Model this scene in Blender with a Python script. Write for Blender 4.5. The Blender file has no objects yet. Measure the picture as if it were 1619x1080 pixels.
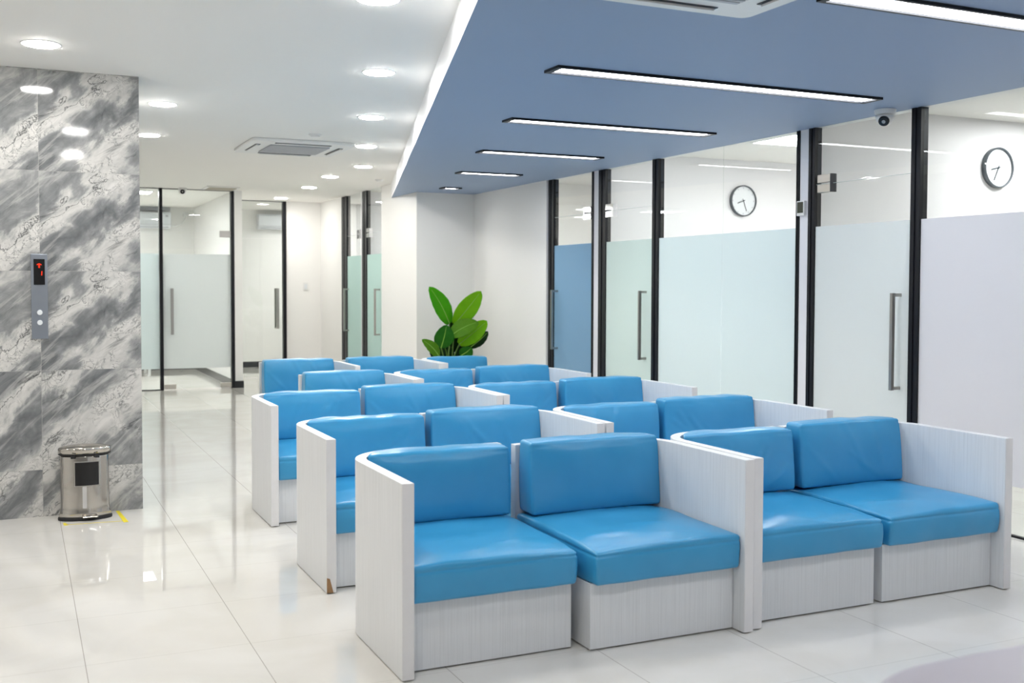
import bpy, bmesh, math, random
from mathutils import Vector, Matrix, noise

random.seed(7)
sc = bpy.context.scene
COL = sc.collection

# ------------------------------------------------------------------ camera
YAW, PIT, ROL, FPX, CYO, CAMZ = 0.432186, -0.037689, 0.002793, 1690.0, -23.511, 1.40078
cy, sy = math.cos(YAW), math.sin(YAW)
fw = Vector((sy, cy, 0)); rt = Vector((cy, -sy, 0)); up = Vector((0, 0, 1))
f2 = fw * math.cos(PIT) + up * math.sin(PIT); u2 = -fw * math.sin(PIT) + up * math.cos(PIT)
r3 = rt * math.cos(ROL) + u2 * math.sin(ROL); u3 = -rt * math.sin(ROL) + u2 * math.cos(ROL)
cam = bpy.data.cameras.new('camera'); camo = bpy.data.objects.new('camera', cam); COL.objects.link(camo)
M = Matrix((r3, u3, -f2)).transposed().to_4x4(); M.translation = (0, 0, CAMZ)
camo.matrix_world = M
cam.sensor_fit = 'HORIZONTAL'; cam.sensor_width = 36.0
cam.lens = 36.0 * FPX / 1619.0
cam.shift_y = CYO / 1619.0
cam.clip_start = 0.05; cam.clip_end = 100
cam.dof.use_dof = True; cam.dof.focus_distance = 6.0; cam.dof.aperture_fstop = 3.5
sc.camera = camo

# ------------------------------------------------------------------ light levels and exposure
L_DOWN, L_STRIP, L_PANEL = 68.0, 9.5, 13.5
sc.view_settings.view_transform = 'Standard'; sc.view_settings.look = 'None'
sc.view_settings.gamma = 1.0; sc.view_settings.use_curve_mapping = False
sc.view_settings.exposure = 1.3
w = bpy.data.worlds.new('world'); sc.world = w; w.use_nodes = True
w.node_tree.nodes['Background'].inputs[0].default_value = (.9, .95, 1, 1)
w.node_tree.nodes['Background'].inputs[1].default_value = 0.3
sc.cycles.transparent_max_bounces = 24
sc.cycles.max_bounces = 14
sc.cycles.diffuse_bounces = 6
sc.cycles.sample_clamp_indirect = 6.0

# ------------------------------------------------------------------ materials
def newmat(name):
    m = bpy.data.materials.new(name); m.use_nodes = True
    nt = m.node_tree; nt.nodes.clear()
    out = nt.nodes.new('ShaderNodeOutputMaterial')
    return m, nt, out

def N(nt, t, **k):
    n = nt.nodes.new(t)
    for a, b in k.items(): setattr(n, a, b)
    return n

def setin(n, **k):
    for a, b in k.items():
        n.inputs[a.replace('_', ' ')].default_value = b

def math_(nt, op, a, b=None, c=None):
    n = N(nt, 'ShaderNodeMath', operation=op)
    for i, v in enumerate((a, b, c)):
        if v is None: continue
        if isinstance(v, (int, float)): n.inputs[i].default_value = v
        else: nt.links.new(v, n.inputs[i])
    return n.outputs[0]

def mixc(nt, fac, a, b, blend='MIX'):
    n = N(nt, 'ShaderNodeMix', data_type='RGBA', blend_type=blend)
    for i, v in ((0, fac), (6, a), (7, b)):
        if isinstance(v, (int, float)): n.inputs[i].default_value = v
        elif isinstance(v, tuple): n.inputs[i].default_value = (*v, 1) if len(v) == 3 else v
        else: nt.links.new(v, n.inputs[i])
    return n.outputs[2]

def ramp(nt, fac, stops):
    n = N(nt, 'ShaderNodeValToRGB'); e = n.color_ramp.elements
    while len(e) < len(stops): e.new(0.5)
    for i, (p, c) in enumerate(stops):
        e[i].position = p; e[i].color = (*c, 1) if len(c) == 3 else c
    nt.links.new(fac, n.inputs[0]); return n.outputs[0]

def simple(name, col, rough=.5, metal=0., spec=.5, nscale=0, namt=0., coat=0., bump=0.):
    m, nt, out = newmat(name)
    p = N(nt, 'ShaderNodeBsdfPrincipled')
    setin(p, Base_Color=(*col, 1), Roughness=rough, Metallic=metal)
    p.inputs['Specular IOR Level'].default_value = spec
    if coat: p.inputs['Coat Weight'].default_value = coat; p.inputs['Coat Roughness'].default_value = .12
    if nscale:
        tc = N(nt, 'ShaderNodeTexCoord'); no = N(nt, 'ShaderNodeTexNoise')
        no.inputs['Scale'].default_value = nscale; no.inputs['Detail'].default_value = 4
        nt.links.new(tc.outputs['Object'], no.inputs['Vector'])
        k = tuple(c * (1 - namt) for c in col)
        nt.links.new(mixc(nt, no.outputs[0], k, tuple(min(1, c * (1 + namt)) for c in col)), p.inputs['Base Color'])
        if bump:
            b = N(nt, 'ShaderNodeBump'); b.inputs['Strength'].default_value = bump; b.inputs['Distance'].default_value = .004
            nt.links.new(no.outputs[0], b.inputs['Height']); nt.links.new(b.outputs[0], p.inputs['Normal'])
    nt.links.new(p.outputs[0], out.inputs[0])
    return m

def emitter(name, col, s):
    m, nt, out = newmat(name); e = N(nt, 'ShaderNodeEmission')
    e.inputs[0].default_value = (*col, 1); e.inputs[1].default_value = s
    nt.links.new(e.outputs[0], out.inputs[0]); return m

def fresnel_front(nt, ior=1.5):
    fr = N(nt, 'ShaderNodeFresnel'); fr.inputs[0].default_value = ior
    g = N(nt, 'ShaderNodeNewGeometry')
    return math_(nt, 'MULTIPLY', fr.outputs[0], math_(nt, 'SUBTRACT', 1.0, g.outputs['Backfacing']))

def glass(name, tint=(.955, .975, .965)):
    m, nt, out = newmat(name)
    t = N(nt, 'ShaderNodeBsdfTransparent'); t.inputs[0].default_value = (*tint, 1)
    g = N(nt, 'ShaderNodeBsdfGlossy'); g.inputs['Roughness'].default_value = 0.0
    mx = N(nt, 'ShaderNodeMixShader')
    nt.links.new(fresnel_front(nt), mx.inputs[0]); nt.links.new(t.outputs[0], mx.inputs[1]); nt.links.new(g.outputs[0], mx.inputs[2])
    nt.links.new(mx.outputs[0], out.inputs[0]); return m

def film(name, col, trans=.5):
    m, nt, out = newmat(name)
    d = N(nt, 'ShaderNodeBsdfDiffuse'); d.inputs[0].default_value = (*col, 1)
    t = N(nt, 'ShaderNodeBsdfTranslucent'); t.inputs[0].default_value = (*col, 1)
    a = N(nt, 'ShaderNodeMixShader'); a.inputs[0].default_value = trans
    nt.links.new(d.outputs[0], a.inputs[1]); nt.links.new(t.outputs[0], a.inputs[2])
    g = N(nt, 'ShaderNodeBsdfGlossy'); g.inputs['Roughness'].default_value = .35
    b = N(nt, 'ShaderNodeMixShader'); nt.links.new(math_(nt, 'MULTIPLY', fresnel_front(nt), .6), b.inputs[0])
    nt.links.new(a.outputs[0], b.inputs[1]); nt.links.new(g.outputs[0], b.inputs[2])
    nt.links.new(b.outputs[0], out.inputs[0]); return m

def floor_mat():
    m, nt, out = newmat('porcelain_floor')
    g = N(nt, 'ShaderNodeNewGeometry'); s = N(nt, 'ShaderNodeSeparateXYZ'); nt.links.new(g.outputs['Position'], s.inputs[0])
    def line(o, off):
        f = math_(nt, 'FRACT', math_(nt, 'ADD', math_(nt, 'MULTIPLY', math_(nt, 'SUBTRACT', o, off), 1 / .601), 100.0))
        d = math_(nt, 'ABSOLUTE', math_(nt, 'SUBTRACT', f, .5))
        return math_(nt, 'GREATER_THAN', d, .5 - .0022)
    lx, ly = line(s.outputs[0], .205), line(s.outputs[1], 4.186)
    no = N(nt, 'ShaderNodeTexNoise'); no.inputs['Scale'].default_value = 1.7; no.inputs['Detail'].default_value = 6
    no.inputs['Distortion'].default_value = 1.2
    nt.links.new(g.outputs['Position'], no.inputs['Vector'])
    base = ramp(nt, no.outputs[0], [(.35, (.655, .63, .585)), (.62, (.70, .68, .645))])
    c1 = mixc(nt, math_(nt, 'MULTIPLY', ly, .45), base, (.36, .33, .29))
    c2 = mixc(nt, math_(nt, 'MULTIPLY', lx, .85), c1, (.26, .23, .20))
    p = N(nt, 'ShaderNodeBsdfPrincipled'); nt.links.new(c2, p.inputs['Base Color'])
    p.inputs['Roughness'].default_value = .008; p.inputs['IOR'].default_value = 1.5
    nt.links.new(p.outputs[0], out.inputs[0]); return m

def marble_mat():
    m, nt, out = newmat('grey_marble_tile')
    g = N(nt, 'ShaderNodeNewGeometry'); s = N(nt, 'ShaderNodeSeparateXYZ'); nt.links.new(g.outputs['Position'], s.inputs[0])
    X = math_(nt, 'ADD', s.outputs[0], math_(nt, 'MULTIPLY', s.outputs[1], .6))
    X0 = math_(nt, 'MULTIPLY', math_(nt, 'SUBTRACT', X, .117 + 7.02 * .6), 1 / .6)
    Z0 = math_(nt, 'MULTIPLY', math_(nt, 'SUBTRACT', s.outputs[2], .285), 1 / .6)
    fx, fz = math_(nt, 'FLOOR', X0), math_(nt, 'FLOOR', Z0)
    lx, lz = math_(nt, 'SUBTRACT', X0, fx), math_(nt, 'SUBTRACT', Z0, fz)
    th = math.radians(43)
    S = math_(nt, 'ADD', math_(nt, 'MULTIPLY', lx, math.cos(th)), math_(nt, 'MULTIPLY', lz, math.sin(th)))
    T = math_(nt, 'SUBTRACT', math_(nt, 'MULTIPLY', lz, math.cos(th)), math_(nt, 'MULTIPLY', lx, math.sin(th)))
    off = math_(nt, 'ADD', math_(nt, 'MULTIPLY', fx, 3.7), math_(nt, 'MULTIPLY', math_(nt, 'MINIMUM', math_(nt, 'SUBTRACT', fz, 1.0), 0.0), 1.31))
    def vec(a, b, c):
        n = N(nt, 'ShaderNodeCombineXYZ')
        for i, v in enumerate((a, b, c)):
            if isinstance(v, (int, float)): n.inputs[i].default_value = v
            else: nt.links.new(v, n.inputs[i])
        return n.outputs[0]
    def nz(sx, sz, o, scale, det, dist=0, rough=.55):
        v = vec(math_(nt, 'MULTIPLY', S, sx), math_(nt, 'MULTIPLY', T, sz), math_(nt, 'ADD', off, o))
        n = N(nt, 'ShaderNodeTexNoise'); n.inputs['Scale'].default_value = scale; n.inputs['Detail'].default_value = det
        n.inputs['Distortion'].default_value = dist; n.inputs['Roughness'].default_value = rough
        nt.links.new(v, n.inputs['Vector']); return n.outputs[0]
    warp = nz(.6, 1.0, 0, 2.4, 6, .7, .55)
    Tw = math_(nt, 'ADD', T, math_(nt, 'ADD', math_(nt, 'MULTIPLY', math_(nt, 'SUBTRACT', warp, .5), .85), math_(nt, 'MULTIPLY', off, .23)))
    pp = math_(nt, 'FRACT', math_(nt, 'ADD', math_(nt, 'MULTIPLY', Tw, 1 / 1.4), 10.5))
    gr = lambda v: (v, v, v)
    g_ = ramp(nt, pp, [(p, gr(v)) for p, v in ((0, .5), (.107, .42), (.214, .80), (.357, .82), (.42, .40), (.5, .10), (.571, .36), (.643, .86), (.714, .75), (.77, .34), (.89, .30), (1, .5))])
    streak = nz(.13, 1.0, 5, 9, 8, .5, .6)
    cloud = nz(.55, 1.0, 9, 6, 8, 1.4, .65)
    tone = math_(nt, 'ADD', math_(nt, 'MULTIPLY', g_, .62), math_(nt, 'ADD', math_(nt, 'MULTIPLY', math_(nt, 'SUBTRACT', streak, .28), .36), math_(nt, 'MULTIPLY', math_(nt, 'SUBTRACT', cloud, .28), .55)))
    base = ramp(nt, tone, [(.10, (.105, .111, .117)), (.32, (.18, .187, .193)), (.47, (.28, .285, .288)), (.60, (.49, .485, .47)), (.80, (.67, .655, .63))])
    edgev = math_(nt, 'SUBTRACT', 1.0, math_(nt, 'MINIMUM', math_(nt, 'DIVIDE', math_(nt, 'ABSOLUTE', math_(nt, 'SUBTRACT', math_(nt, 'ADD', pp, math_(nt, 'MULTIPLY', math_(nt, 'SUBTRACT', nz(.6, 1.0, 41, 8, 6, 1.0, .65), .5), .10)), .70)), .007), 1.0))
    def vein(o, sx, scale, wdt, dist, rough=.6):
        n = nz(sx, 1.0, o, scale, 7, dist, rough)
        return math_(nt, 'SUBTRACT', 1.0, math_(nt, 'MINIMUM', math_(nt, 'DIVIDE', math_(nt, 'ABSOLUTE', math_(nt, 'SUBTRACT', n, .5)), wdt), 1.0))
    def band(v, lo, hi):
        return math_(nt, 'MINIMUM', math_(nt, 'MAXIMUM', math_(nt, 'DIVIDE', math_(nt, 'SUBTRACT', v, lo), hi - lo), 0.0), 1.0)
    patch = band(nz(.6, 1.0, 31, 4.0, 2), .42, .54)
    v1 = math_(nt, 'MULTIPLY', vein(11, .38, 2.2, .016, .9), math_(nt, 'MULTIPLY', band(nz(.5, 1, 37, 4, 2), .5, .66), .8))
    v2 = math_(nt, 'MULTIPLY', vein(17, .75, 8.0, .03, 2.2), math_(nt, 'MULTIPLY', math_(nt, 'MULTIPLY', band(g_, .45, .8), patch), .8))
    v3 = math_(nt, 'MULTIPLY', vein(23, .1, 2.6, .03, .4), .35)
    c = mixc(nt, v3, base, (.60, .59, .565))
    c = mixc(nt, v2, c, (.09, .095, .10))
    c = mixc(nt, v1, c, (.055, .058, .062))
    c = mixc(nt, math_(nt, 'MULTIPLY', edgev, .85), c, (.05, .053, .057))
    def joint(l, wd):
        return math_(nt, 'GREATER_THAN', math_(nt, 'ABSOLUTE', math_(nt, 'SUBTRACT', l, .5)), .5 - wd)
    j = math_(nt, 'MAXIMUM', joint(lx, .0025), joint(lz, .0022))
    c = mixc(nt, math_(nt, 'MULTIPLY', j, .55), c, (.42, .41, .39))
    p = N(nt, 'ShaderNodeBsdfPrincipled'); nt.links.new(c, p.inputs['Base Color']); p.inputs['Roughness'].default_value = .06
    nt.links.new(p.outputs[0], out.inputs[0]); return m

def laminate_mat(name, col, amt=.10):
    m, nt, out = newmat(name)
    tc = N(nt, 'ShaderNodeTexCoord'); mp = N(nt, 'ShaderNodeMapping'); mp.inputs['Scale'].default_value = (110, 110, 1.6)
    nt.links.new(tc.outputs['Object'], mp.inputs[0])
    n1 = N(nt, 'ShaderNodeTexNoise'); n1.inputs['Scale'].default_value = 1.5; n1.inputs['Detail'].default_value = 5; n1.inputs['Roughness'].default_value = .7
    nt.links.new(mp.outputs[0], n1.inputs['Vector'])
    n2 = N(nt, 'ShaderNodeTexNoise'); n2.inputs['Scale'].default_value = 3.0; n2.inputs['Detail'].default_value = 2
    nt.links.new(tc.outputs['Object'], n2.inputs['Vector'])
    dk = tuple(c * (1 - 1.8 * amt) for c in col)
    c = ramp(nt, n1.outputs[0], [(.34, dk), (.5, col), (.7, tuple(min(1, v * 1.05) for v in col))])
    c = mixc(nt, math_(nt, 'MULTIPLY', n2.outputs[0], .16), c, (.62, .60, .57))
    p = N(nt, 'ShaderNodeBsdfPrincipled'); nt.links.new(c, p.inputs['Base Color']); p.inputs['Roughness'].default_value = .42
    b = N(nt, 'ShaderNodeBump'); b.inputs['Strength'].default_value = .12; b.inputs['Distance'].default_value = .001
    nt.links.new(n1.outputs[0], b.inputs['Height']); nt.links.new(b.outputs[0], p.inputs['Normal'])
    nt.links.new(p.outputs[0], out.inputs[0]); return m

def vinyl_mat():
    m, nt, out = newmat('blue_vinyl')
    tc = N(nt, 'ShaderNodeTexCoord'); n1 = N(nt, 'ShaderNodeTexNoise'); n1.inputs['Scale'].default_value = 5; n1.inputs['Detail'].default_value = 3
    nt.links.new(tc.outputs['Object'], n1.inputs['Vector'])
    n2 = N(nt, 'ShaderNodeTexNoise'); n2.inputs['Scale'].default_value = 260; n2.inputs['Detail'].default_value = 2
    nt.links.new(tc.outputs['Object'], n2.inputs['Vector'])
    c = ramp(nt, n1.outputs[0], [(.3, (.036, .29, .545)), (.7, (.048, .315, .575))])
    p = N(nt, 'ShaderNodeBsdfPrincipled'); nt.links.new(c, p.inputs['Base Color'])
    p.inputs['Roughness'].default_value = .28
    b = N(nt, 'ShaderNodeBump'); b.inputs['Strength'].default_value = .05; b.inputs['Distance'].default_value = .001
    nt.links.new(n2.outputs[0], b.inputs['Height']); nt.links.new(b.outputs[0], p.inputs['Normal'])
    nt.links.new(p.outputs[0], out.inputs[0]); return m

def leaf_mat(name, a, b):
    m, nt, out = newmat(name)
    tc = N(nt, 'ShaderNodeTexCoord'); wv = N(nt, 'ShaderNodeTexNoise'); wv.inputs['Scale'].default_value = 9; wv.inputs['Detail'].default_value = 3
    nt.links.new(tc.outputs['Object'], wv.inputs['Vector'])
    c = mixc(nt, wv.outputs[0], a, b)
    p = N(nt, 'ShaderNodeBsdfPrincipled'); nt.links.new(c, p.inputs['Base Color']); p.inputs['Roughness'].default_value = .55; p.inputs['Specular IOR Level'].default_value = .2
    t = N(nt, 'ShaderNodeBsdfTranslucent'); nt.links.new(c, t.inputs[0])
    mx = N(nt, 'ShaderNodeMixShader'); mx.inputs[0].default_value = .25
    nt.links.new(p.outputs[0], mx.inputs[1]); nt.links.new(t.outputs[0], mx.inputs[2]); nt.links.new(mx.outputs[0], out.inputs[0])
    return m

MT = {}
MT['wall'] = simple('white_paint', (.87, .86, .84), .55, nscale=2.0, namt=.012)
MT['wall_cool'] = simple('white_paint_post', (.80, .79, .81), .5, nscale=3.0, namt=.015)
MT['ceil'] = simple('ceiling_paint', (.89, .875, .84), .7, nscale=1.5, namt=.01)
MT['blue_ceil'] = simple('blue_ceiling_paint', (.285, .37, .52), .6, nscale=1.5, namt=.02)
MT['fascia'] = simple('fascia_paint', (.86, .86, .88), .6)
MT['floor'] = floor_mat()
MT['marble'] = marble_mat()
MT['black'] = simple('black_aluminium', (.006, .0065, .010), .4, spec=.3, nscale=8, namt=.1)
MT['blackbase'] = simple('black_baseboard', (.012, .013, .016), .3)
MT['greybase'] = simple('grey_baseboard', (.09, .09, .09), .25, nscale=6, namt=.15)
MT['glass'] = glass('clear_glass')
MT['gedge'] = simple('glass_edge', (.62, .70, .68), .2)
MT['film'] = film('frosted_film', (.84, .90, .905))
MT['film_green'] = film('frosted_green_film', (.66, .82, .785))
MT['film_pale'] = film('frosted_pale_film', (.80, .875, .845))
MT['film_neutral'] = film('frosted_neutral_film', (.86, .885, .885))
MT['film_white'] = film('frosted_white_film', (.84, .835, .865))
MT['film_blue'] = film('frosted_blue_film', (.37, .58, .75))
MT['lam'] = laminate_mat('white_woodgrain', (.755, .765, .78), .045)
MT['edge'] = simple('woodgrain_edge', (.76, .745, .745), .45, nscale=20, namt=.03)
MT['chip'] = simple('bare_chipboard', (.33, .19, .09), .8, nscale=60, namt=.25)
MT['vinyl'] = vinyl_mat()
MT['shadow_felt'] = simple('dark_base_felt', (.02, .02, .025), .8)
MT['steel'] = simple('polished_steel', (.52, .49, .45), .10, 1.0, nscale=3, namt=.04)
MT['brushed'] = simple('brushed_steel', (.42, .40, .38), .32, 1.0, nscale=30, namt=.05)
MT['nickel'] = simple('satin_nickel', (.60, .56, .50), .3, 1.0)
MT['chrome'] = simple('chrome', (.75, .75, .76), .06, 1.0)
MT['blackgloss'] = simple('black_gloss', (.004, .004, .005), .25)
MT['rubber'] = simple('black_rubber', (.008, .008, .009), .6)
MT['panelsteel'] = simple('lift_panel_steel', (.30, .33, .38), .35, .75, nscale=25, namt=.04)
MT['plastic'] = simple('white_plastic', (.80, .80, .79), .35)
MT['plastic_cool'] = simple('white_plastic_cool', (.74, .77, .80), .3)
MT['vent'] = simple('vent_grey', (.46, .47, .50), .5)
MT['dark'] = simple('dark_slot', (.02, .022, .03), .5)
MT['beige'] = simple('beige_vent', (.50, .46, .38), .5)
MT['lcd'] = simple('lcd_screen', (.055, .06, .04), .2)
MT['red'] = emitter('red_led', (1, .05, .02), .5)
MT['yellow'] = simple('yellow_tape', (.80, .66, .02), .5)
MT['clockface'] = simple('clock_face', (.78, .80, .83), .5)
MT['clockrim'] = simple('clock_rim', (.07, .085, .10), .35)
MT['clockmark'] = simple('clock_mark', (.52, .54, .58), .5)
MT['block'] = simple('lilac_grey_laminate', (.40, .365, .40), .4, nscale=2, namt=.06)
MT['pot'] = simple('dark_pot', (.02, .02, .022), .4)
MT['soil'] = simple('soil', (.03, .02, .012), .9, nscale=40, namt=.3)
MT['leafA'] = leaf_mat('leaf_bright', (.035, .33, .002), (.10, .45, .004))
MT['leafB'] = leaf_mat('leaf_lime', (.13, .42, .002), (.22, .52, .004))
MT['leafC'] = leaf_mat('leaf_deep', (.008, .11, .005), (.03, .20, .008))
MT['leafD'] = leaf_mat('leaf_olive', (.07, .23, .006), (.12, .30, .012))
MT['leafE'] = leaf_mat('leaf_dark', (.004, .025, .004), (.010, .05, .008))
MT['rib'] = simple('leaf_rib', (.22, .46, .05), .5)
MT['stalk'] = simple('leaf_stalk', (.10, .21, .03), .5)
MT['down'] = emitter('downlight_diffuser', (1, .985, .95), L_DOWN)
MT['strip'] = emitter('strip_diffuser', (.93, .96, 1), L_STRIP)
MT['panel'] = emitter('panel_diffuser', (1, 1, 1), L_PANEL)

# ------------------------------------------------------------------ helpers
def tag(o, label=None, cat=None, group=None, kind=None):
    if label: o['label'] = label
    if cat: o['category'] = cat
    if group: o['group'] = group
    if kind: o['kind'] = kind
    return o

def thing(name, loc, label, cat, group=None, kind=None):
    o = bpy.data.objects.new(name, None); COL.objects.link(o); o.location = loc
    o.empty_display_size = .1
    return tag(o, label, cat, group, kind)

def wloc(o):
    v = Vector((0, 0, 0))
    while o is not None:
        v += o.location; o = o.parent
    return v

def obj(name, bm, mat, parent=None, smooth=False, bevel=0, local=False, segs=2):
    """mesh from bm given in world coordinates (or in the parent's, with local)"""
    if parent is not None and not local:
        bmesh.ops.translate(bm, verts=bm.verts, vec=-wloc(parent))
    bmesh.ops.recalc_face_normals(bm, faces=bm.faces)
    me = bpy.data.meshes.new(name); bm.to_mesh(me); bm.free()
    for mm in (mat if isinstance(mat, (list, tuple)) else [mat]): me.materials.append(mm)
    o = bpy.data.objects.new(name, me); COL.objects.link(o)
    if parent is not None: o.parent = parent
    if smooth:
        for p in me.polygons: p.use_smooth = True
    if bevel:
        b = o.modifiers.new('bevel', 'BEVEL'); b.width = bevel; b.segments = segs; b.limit_method = 'ANGLE'; b.angle_limit = .7
    return o

def box(bm, x0, x1, y0, y1, z0, z1, mi=0):
    vs = [bm.verts.new((x, y, z)) for z in (z0, z1) for x, y in ((x0, y0), (x1, y0), (x1, y1), (x0, y1))]
    for f in ((0, 3, 2, 1), (4, 5, 6, 7), (0, 1, 5, 4), (1, 2, 6, 5), (2, 3, 7, 6), (3, 0, 4, 7)):
        bm.faces.new([vs[i] for i in f]).material_index = mi
    return vs

def bxs(*boxes):
    bm = bmesh.new()
    for b in boxes: box(bm, *b)
    return bm

def prism(bm, pts, z0, z1, mi=0):
    a = [bm.verts.new((x, y, z0)) for x, y in pts]; b = [bm.verts.new((x, y, z1)) for x, y in pts]
    n = len(pts)
    bm.faces.new(a[::-1]).material_index = mi; bm.faces.new(b).material_index = mi
    for i in range(n): bm.faces.new((a[i], a[(i + 1) % n], b[(i + 1) % n], b[i])).material_index = mi

def lathe(bm, prof, c, axis='Z', n=32, sx=1, sy=1, cap=True, mi=0):
    """prof: (radius, height) pairs along the axis from centre c"""
    rings = []
    for r, h in prof:
        ring = []
        for i in range(n):
            a = 2 * math.pi * i / n; p, q = r * math.cos(a) * sx, r * math.sin(a) * sy
            v = {'Z': (p, q, h), 'Y': (p, h, q), 'X': (h, p, q)}[axis]
            ring.append(bm.verts.new((c[0] + v[0], c[1] + v[1], c[2] + v[2])))
        rings.append(ring)
    for k in range(len(rings) - 1):
        for i in range(n):
            bm.faces.new((rings[k][i], rings[k][(i + 1) % n], rings[k + 1][(i + 1) % n], rings[k + 1][i])).material_index = mi
    if cap:
        bm.faces.new(rings[0]).material_index = mi; bm.faces.new(rings[-1]).material_index = mi

def tube(bm, pts, r, n=8, r1=None):
    pts = [Vector(p) for p in pts]; rings = []
    for i, p in enumerate(pts):
        d = (pts[min(i + 1, len(pts) - 1)] - pts[max(i - 1, 0)]).normalized()
        a = d.cross(Vector((0, 0, 1)));
        if a.length < .05: a = d.cross(Vector((1, 0, 0)))
        a.normalize(); b = d.cross(a)
        rr = r if r1 is None else r + (r1 - r) * i / (len(pts) - 1)
        rings.append([bm.verts.new(p + (a * math.cos(t) + b * math.sin(t)) * rr) for t in [2 * math.pi * k / n for k in range(n)]])
    for k in range(len(rings) - 1):
        for i in range(n):
            bm.faces.new((rings[k][i], rings[k][(i + 1) % n], rings[k + 1][(i + 1) % n], rings[k + 1][i]))
    bm.faces.new(rings[0]); bm.faces.new(rings[-1])

def struct(name, boxes, mat, label=None, cat=None):
    o = obj(name, bxs(*boxes), mat)
    return tag(o, label, cat, None, 'structure')

# ------------------------------------------------------------------ the setting
CZ, SZ, GX = 2.69, 2.51, 5.06
struct('floor', [(-3.2, 9.2, -4.2, 19.0, -.12, 0)], MT['floor'], 'polished cream porcelain tile floor', 'floor')
struct('ceiling', [(-3.2, 9.2, -4.2, 19.0, CZ, CZ + .12)], MT['ceil'], 'white flat ceiling with round downlights', 'ceiling')

def edge_x(y): return 1.632 + .2925 * (y - 3.861)
bm = bmesh.new()
prism(bm, [(edge_x(-4.2), -4.2), (GX, -4.2), (GX, 11.98), (4.275, 11.98), (4.275, 12.90)], SZ, CZ)
bm.normal_update()
for f in bm.faces:
    f.material_index = 1 if (abs(f.normal.z) < .5 and f.calc_center_median().x < 3.5 and f.calc_center_median().y > -4) else 0
tag(obj('ceiling_soffit', bm, [MT['blue_ceil'], MT['fascia']]), 'lowered blue ceiling with a white slanting edge', 'ceiling', None, 'structure')

struct('wall_marble', [(-3.2, .69, 7.02, 9.4, 0, CZ)], MT['marble'], 'glossy grey veined marble tiled wall beside the lift panel', 'wall')
struct('wall_left', [(-3.2, -3.08, -4.2, 19, 0, CZ)], MT['wall'])
struct('wall_front', [(-3.2, 9.2, -4.2, -4.08, 0, CZ)], MT['wall'])
struct('wall_outer', [(9.05, 9.2, -4.2, 19, 0, CZ)], MT['wall'])
struct('wall_end', [(-3.2, 9.2, 18.5, 18.62, 0, CZ)], MT['wall'], 'white end wall of the rooms behind the far glass doors', 'wall')
struct('wall_back', [(4.28, 9.05, 11.98, 12.10, 0, CZ)], MT['wall'], 'white wall behind the potted plant', 'wall')
struct('wall_right', [(5.02, 5.14, 10.03, 11.98, 0, SZ), (5.02, 5.14, 10.03, 11.98, SZ, CZ - .002)][:1] + [(5.062, 5.14, -4.08, 11.98, SZ, CZ)], MT['wall'], 'white wall to the right of the potted plant', 'wall')
struct('wall_right.001', [(5.02, 5.14, -4.08, 3.2, 0, SZ)], MT['wall'])
struct('wall_column', [(4.28, 4.40, 12.10, 13.333, 0, CZ)], MT['wall'], 'white column wall left of the plant alcove', 'wall')
struct('wall_corridor', [(4.28, 4.40, 15.222, 16.4, 0, CZ)], MT['wall'], 'white corridor side wall beside the far green doors', 'wall')
struct('wall_far', [(3.735, 9.05, 16.4, 16.52, 0, CZ)], MT['wall'], 'white wall at the end of the corridor', 'wall')
struct('wall_pier', [(2.676, 2.78, 14.84, 18.5, 0, CZ)], MT['wall'], 'narrow white pier between the two far glass doors', 'wall')
struct('wall_partition', [(5.05, 9.05, 8.968, 9.066, 0, CZ)], MT['wall_cool'], 'white partition with clock behind the middle glass panels', 'wall')
struct('wall_partition.001', [(5.05, 9.05, 5.975, 6.068, 0, CZ)], MT['wall_cool'], 'white partition with clock behind the nearest glass door', 'wall')
struct('wall_partition.002', [(4.29, 9.05, 14.209, 14.266, 0, CZ)], MT['wall_cool'])
struct('baseboard_pier', [(2.672, 2.79, 14.828, 14.84, 0, .095), (2.78, 2.79, 14.84, 16.36, 0, .095)], MT['blackbase'], 'black baseboard at the foot of the white pier', 'baseboard')
struct('baseboard_left', [(2.664, 2.676, 14.93, 18.5, 0, .10), (-3.0, 2.664, 18.488, 18.5, 0, .10)], MT['greybase'], 'grey baseboard inside the left glass room', 'baseboard')
struct('baseboard_far', [(2.80, 9.0, 18.488, 18.5, 0, .10)], MT['blackbase'], 'black baseboard behind the far glass door', 'baseboard')
struct('trim_1', [(2.80, 9.0, 18.47, 18.5, .10, .98)], MT['wall'], 'white half-height wall panel behind the far glass door', 'trim')

TN = [1]
def post(y0, y1, top, label, x=GX, deep=.012):
    """black aluminium upright standing in a glass wall that runs along y"""
    TN[0] += 1
    m = (y1 - y0)
    o = obj('trim_%d' % TN[0], bxs((x - deep, x + .042, y0, y1, 0, top), (x - deep - .006, x - deep, y0 + .58 * m, y1, 0, top), (x - deep - .006, x - deep, y0, y0 + .34 * m, 0, top)), MT['black'])
    return tag(o, label, 'door frame', None, 'structure')

def postx(x0, x1, y, top, label):
    TN[0] += 1
    return tag(obj('trim_%d' % TN[0], bxs((x0, x1, y - .05, y + .05, 0, top)), MT['black'], bevel=.003), label, 'door frame', None, 'structure')

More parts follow.
